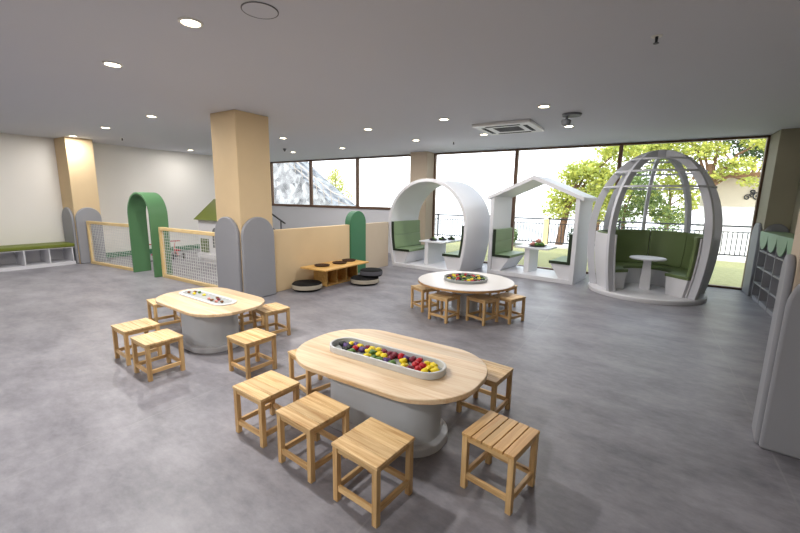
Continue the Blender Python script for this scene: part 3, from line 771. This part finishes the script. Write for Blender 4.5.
dc = thing('dome_camera', 'dark ceiling camera hanging from a round cap near the air conditioner', 'camera', (-1.12, 6.55, ZC))
MB().lathe([(0, -.03), (.13, -.03), (.14, -.001), (0, -.001)], n=30).build('ceiling_cap', 'detector', dc)
MB().tube([(-.06, .0, -.03), (-.072, 0, -.08)], .02).build('neck', 'detector', dc)
MB().lathe([(0, -.165), (.05, -.155), (.07, -.125), (.07, -.09), (.055, -.075), (0, -.075)], cx=-.075, n=24).build('camera_body', 'detector', dc)

ac = thing('air_conditioner', 'white ceiling cassette air conditioner with grey grille before the windows', 'air conditioner', (-2.25, 7.12, ZC))
q = .5
MB().ring([(-q, -q), (q, -q), (q, q), (-q, q)], [(-.23, -.23), (.23, -.23), (.23, .23), (-.23, .23)], 'z', -.05, -.001).build('fascia', 'acwhite', ac, bevel=.008)
g = MB().box(-.228, .228, -.228, .228, -.042, -.03)
for k in range(11): g.box(-.225, .225, -.215 + k * .041, -.2 + k * .041, -.048, -.042)
g.build('intake_grille', 'acgrille', ac, smooth=False)
for a, b, c, d in ((-.3, .3, -.40, -.33), (-.3, .3, .33, .40), (-.40, -.33, -.3, .3), (.33, .40, -.3, .3)):
    MB().box(a, b, c, d, -.054, -.0495).build('outlet_flap', 'dark', ac, bevel=.002)

# ------------------------------------------------------------------ outdoors
tag(MB().box(-16, 14, YB + .12, 15.3, -.2, -.03).build('lawn', 'grass', smooth=False), 'mown grass strip outside the floor-length windows', 'lawn', kind='structure')
tag(MB().box(-16, 14, 15.3, 15.75, -.2, .06).build('kerb', 'kerb', bevel=.01), 'pale concrete kerb between the grass and the railing', 'kerb', kind='structure')
tag(MB().box(-40, 40, 15.75, 60, -.6, -.35).build('road', 'road', smooth=False), 'pale sunlit paving beyond the railing', 'road', kind='structure')
def rail_section(x, label, w=2.4, dup_of=None):
    t = thing('railing', label, 'railing', (x, 15.85, 0), 0, 'dark metal railing sections outside')
    for nm, z0, z1 in (('top_rail', 1.0, 1.05), ('middle_rail', .83, .86), ('bottom_rail', .10, .14)): MB().box(.03, w - .03, -.02, .02, z0, z1).build(nm, 'blackmetal', t)
    b = MB()
    for k in range(1, 20): b.box(k * w / 20 - .013, k * w / 20 + .013, -.01, .01, .14, .83)
    b.build('bars', 'blackmetal', t, smooth=False)
    MB().box(-.03, .03, -.03, .03, -.1, 1.08).build('post', 'blackmetal', t)
    return t
RL = ['dark metal railing section seen through the egg pod side nearest the building', 'dark metal railing section straight behind the egg pod', 'dark metal railing section between egg pod and house pod',
      'dark metal railing section behind the house pod', 'dark metal railing section behind the gap of house and rounded pod', 'dark metal railing section seen through the rounded pod', 'dark metal railing section farther along behind the window pillar']
r0 = rail_section(1.6, RL[0])
for k in range(1, 7): dup(r0, (1.6 - 2.4 * k, 15.85, 0), 0, RL[k])
dup(r0, (4.0, 15.85, 0), 0, 'dark metal railing section beyond the backlit-toned window pillar')

def tree(name, label, loc, trunk_h, blobs, mat, leaf, n, lean=0.0, rt=.16, branches=True, seed=1):
    t = thing(name, label, 'tree', loc, 0, 'trees beyond the railing')
    rr = random.Random(seed)
    MB().tube([(0, 0, -.4), (lean * .4, 0, trunk_h * .5), (lean, 0, trunk_h)], [rt, rt * .8, rt * .55], 10).build('trunk', 'bark', t)
    br = MB()
    for bx, by, bz, rx, rz in blobs:
        br.tube([(lean * .7, 0, trunk_h * .72), ((lean + bx) / 2, by / 2, (trunk_h + bz) / 2 - .1), (bx, by, bz)], [rt * .4, rt * .3, rt * .12], 6)
    br.build('branches', 'bark', t)
    c = MB()
    tot = sum(b[3] ** 2 * b[4] for b in blobs)
    for bx, by, bz, rx, rz in blobs:
        for _ in range(int(n * rx * rx * rz / tot)):
            u = Vector((rr.gauss(0, 1), rr.gauss(0, 1), rr.gauss(0, 1))).normalized() * (rr.random() ** .45)
            p = Vector((bx + u.x * rx, by + u.y * rx, bz + u.z * rz))
            a = Vector((rr.gauss(0, 1), rr.gauss(0, 1), rr.gauss(0, .7))).normalized(); b = a.orthogonal().normalized()
            b = (b * math.cos(rr.random() * 6) + a.cross(b) * math.sin(rr.random() * 6))
            l = leaf * rr.uniform(.6, 1.4); w_ = l * .42
            c.add([p - a * l * .5, p + b * w_ * .5, p + a * l * .5, p - b * w_ * .5], [(0, 1, 2, 3)])
    c.build('crown', mat, t, smooth=False)
    return t
tree('pine_tree', 'yellow-green pine behind the house pod with a pale trunk', (-3.05, 17.2, 0), 2.4,
     [(.2, 0, 2.0, .8, .45), (.9, .2, 2.9, 1.0, .5), (-.1, .1, 1.4, .7, .45), (1.6, 0, 2.2, .9, .6), (1.3, 0, 1.3, .8, .45), (1.9, .1, 3.7, .9, .5), (.3, 0, 2.7, .6, .35)], 'leaf_a', .17, 6500, lean=.5, seed=3)
tree('pine_tree', 'yellow-green pine whose crown fills the window above the egg pod', (2.1, 19.0, 0), 3.2,
     [(-.6, 0, 3.7, .9, .4), (.5, .1, 3.1, .75, .36), (-2.2, .1, 3.9, .9, .45), (1.2, 0, 4.0, .8, .4), (-1.2, .2, 4.4, 1.0, .4), (0, 0, 4.6, 1.1, .4), (-.2, 0, 2.7, .5, .25), (.95, 0, 2.5, .45, .22)], 'leaf_a', .16, 6500, lean=-.3, rt=.15, seed=5)
tree('leafy_tree', 'mid-green bushy tree seen through the cage of the egg pod', (-.9, 20.5, 0), 1.6,
     [(0, 0, 1.3, .9, .6), (.9, 0, 1.7, .8, .6), (-.8, .1, 1.9, .8, .55), (.3, 0, 2.4, .9, .5), (1.7, 0, 1.1, .7, .6)], 'leaf_b', .15, 4500, rt=.1, seed=7)
tree('leafy_tree', 'dark green tree behind the egg pod on the house pod side', (-2.2, 23, 0), 2.2,
     [(0, 0, 2.2, 1.2, .8), (1.2, 0, 3.1, 1.2, .7), (-1.2, 0, 1.5, 1.0, .6), (2.3, .2, 4.3, 1.2, .7)], 'leaf_b', .2, 3800, rt=.13, seed=9)
tree('leafy_tree', 'bright hazy tree in the gap between egg pod cage and the beige building', (.9, 24.5, 0), 2.2,
     [(0, 0, 2.6, 1.1, .6), (-1.1, 0, 1.9, .9, .6), (.9, 0, 1.9, .7, .6), (0, 0, 1.1, .9, .5), (-.2, 0, 3.6, 1.1, .5)], 'leaf_a', .2, 3600, rt=.12, seed=31)
tree('leafy_tree', 'dark thin tree over the roof edge of the beige building', (3.9, 24.2, 0), 3.6,
     [(0, 0, 4.2, 1.0, .6), (-1.0, 0, 4.8, .9, .5), (.9, 0, 4.6, .9, .5), (-2.4, 0, 4.9, .8, .45)], 'leaf_c', .2, 2200, rt=.12, seed=13)
tree('leafy_tree', 'pale yellow tree above the outdoor stair rail', (-16.6, 18.6, 0), 2.4,
     [(0, 0, 2.9, .6, .5), (.5, 0, 2.3, .5, .4), (-.4, 0, 2.3, .45, .35), (.2, 0, 1.8, .4, .3), (1.1, 0, 1.8, .35, .3), (.1, 0, 3.4, .35, .3)], 'leaf_d', .14, 1600, rt=.07, seed=17)
def bush(loc, rx, rz, mat, label, seed, n=900):
    t = thing('bush', label, 'bush', loc, 0, 'bushes along the railing')
    rr = random.Random(seed); c = MB(); s = MB()
    for k in range(5): s.tube([(0, 0, -.3), (rx * .5 * math.cos(k * 1.3), rx * .4 * math.sin(k * 1.3), rz)], .015, 5)
    s.build('stems', 'bark', t)
    for _ in range(n):
        u = Vector((rr.gauss(0, 1), rr.gauss(0, 1), rr.gauss(0, 1))).normalized() * (rr.random() ** .4)
        p = Vector((u.x * rx, u.y * rx, rz + u.z * rz)); a = Vector((rr.gauss(0, 1), rr.gauss(0, 1), rr.gauss(0, 1))).normalized(); b = a.orthogonal().normalized()
        c.add([p - a * .06, p + b * .03, p + a * .06, p - b * .03], [(0, 1, 2, 3)])
    c.build('leaves', mat, t, smooth=False)
bush((-4.55, 15.0, -.03), .42, .42, 'leaf_b', 'low green bush beside the bench of the house pod window', 21)
bush((-.9, 17.2, -.3), .7, .6, 'leaf_c', 'dark bush behind the egg pod railing', 23)
bush((.5, 17.2, -.3), .7, .6, 'leaf_b', 'green bush behind the egg pod railing near the building', 25)
bush((-2.4, 18.9, -.3), .6, .5, 'leaf_c', 'dark low bush behind the house pod railing', 27)

gp = thing('wooden_post', 'yellow wooden post at the railing behind the house pod', 'post', (-3.25, 15.6, 0))
MB().tube([(0, 0, 0), (0, 0, 1.0)], .10, 12).build('shaft', 'fence_z', gp)
MB().lathe([(0, 1.05), (.08, 1.04), (.12, 1.0), (0, 1.0)], n=12).build('cap', 'fence', gp)

bd = thing('building', 'beige building with a white lower wall and brown eaves beyond the railing', 'building', (5.0, 20.5, 0))
MB().box(-3.1, 6, 0, 1.4, 1.62, 2.75).build('upper_wall', 'facade', bd, smooth=False)
MB().box(-3.1, 6, .12, 1.4, -.4, 1.62).build('lower_wall', 'facade_white', bd, smooth=False)
MB().box(-3.5, 6, -.6, 1.5, 2.75, 2.92).build('eaves', 'rooftile', bd, bevel=.02)
sc = MB()
for k, (x, z, q) in enumerate(((-1.75, 1.98, .12), (-1.45, 2.02, .16), (-1.12, 1.95, .12), (-1.3, 2.2, .1), (-1.62, 2.2, .1))):
    sc.tube([(x + q * (1 - i / 26) * math.cos(i * .42 + k), -.03, z + q * (1 - i / 26) * math.sin(i * .42 + k)) for i in range(22)], .022, 6)
sc.build('scrollwork', 'blackmetal', bd)

# stone slope and stair rail outside the high windows
sw = MB().prism([(-24, -.4), (-13.9, -.4), (-13.9, 1.1), (-14.6, 1.35), (-17.6, 3.35), (-19.2, 4.6), (-24, 6.5)], 'y', 16, 18)
tag(sw.build('stone_wall', 'stone', smooth=False), 'grey rough stone retaining wall rising outside the high window', 'wall', kind='structure')
sr = thing('stair_railing', 'thin stair railing climbing along the stone wall top', 'railing', (0, 15.9, 0))
MB().tube([(-13.0, 0, 1.55), (-14.4, 0, 2.0), (-18.6, 0, 4.6)], .03).build('handrail', 'bronze_warm', sr)
MB().tube([(-13.0, 0, 1.25), (-14.4, 0, 1.62), (-18.6, 0, 4.2)], .02).build('lower_rail', 'bronze_warm', sr)
for k in range(9):
    x = -14.0 - k * .55; z = 2.0 + (-14.4 - x) * .62
    MB().tube([(x, .15, z - .9), (x, 0, z)], .02).build('post', 'bronze_warm', sr)

# ------------------------------------------------------------------ light, world, camera
W = bpy.data.worlds.new('sky'); bpy.context.scene.world = W; W.use_nodes = True
nt = W.node_tree; bg = nt.nodes['Background']
tc = nt.nodes.new('ShaderNodeTexCoord'); sp_ = nt.nodes.new('ShaderNodeSeparateXYZ'); rp = nt.nodes.new('ShaderNodeValToRGB')
nt.links.new(tc.outputs['Generated'], sp_.inputs[0]); nt.links.new(sp_.outputs[2], rp.inputs[0])
rp.color_ramp.elements[0].position = 0.0; rp.color_ramp.elements[0].color = (.96, .97, 1, 1)
rp.color_ramp.elements[1].position = .7; rp.color_ramp.elements[1].color = (.72, .84, 1, 1)
nt.links.new(rp.outputs[0], bg.inputs[0])
bg.inputs[1].default_value = 1.9
s = bpy.data.lights.new('sun', 'SUN'); s.energy = 1.6; s.angle = R(1); s.color = (1, .95, .84)
so = bpy.data.objects.new('sun', s); C.objects.link(so)
so.rotation_euler = Vector((.25, .75, -.75)).to_track_quat('-Z', 'Y').to_euler()

cam = bpy.data.cameras.new('camera'); co = bpy.data.objects.new('camera', cam); C.objects.link(co)
cam.sensor_width = 36; cam.lens = 387.0 / 800 * 36; cam.clip_start = .05; cam.clip_end = 200
Rm = ((0.84400463, 0.53608976, 0.01624653), (0.10579524, -0.13671167, -0.98494532), (-0.52579801, 0.83301722, -0.17210103))
rx, dn, fw = (Vector(v) for v in Rm)
mat = Matrix((rx, -dn, -fw)).transposed().to_4x4(); mat.translation = (0, 0, 1.7)
co.matrix_world = mat
sc_ = bpy.context.scene; sc_.camera = co
sc_.view_settings.view_transform = 'Standard'; sc_.view_settings.look = 'None'; sc_.view_settings.gamma = 1.0
sc_.view_settings.exposure = 1.12; sc_.view_settings.use_curve_mapping = False
sc_.cycles.use_denoising = True
sc_.cycles.max_bounces = 10; sc_.cycles.diffuse_bounces = 6; sc_.cycles.transparent_max_bounces = 12
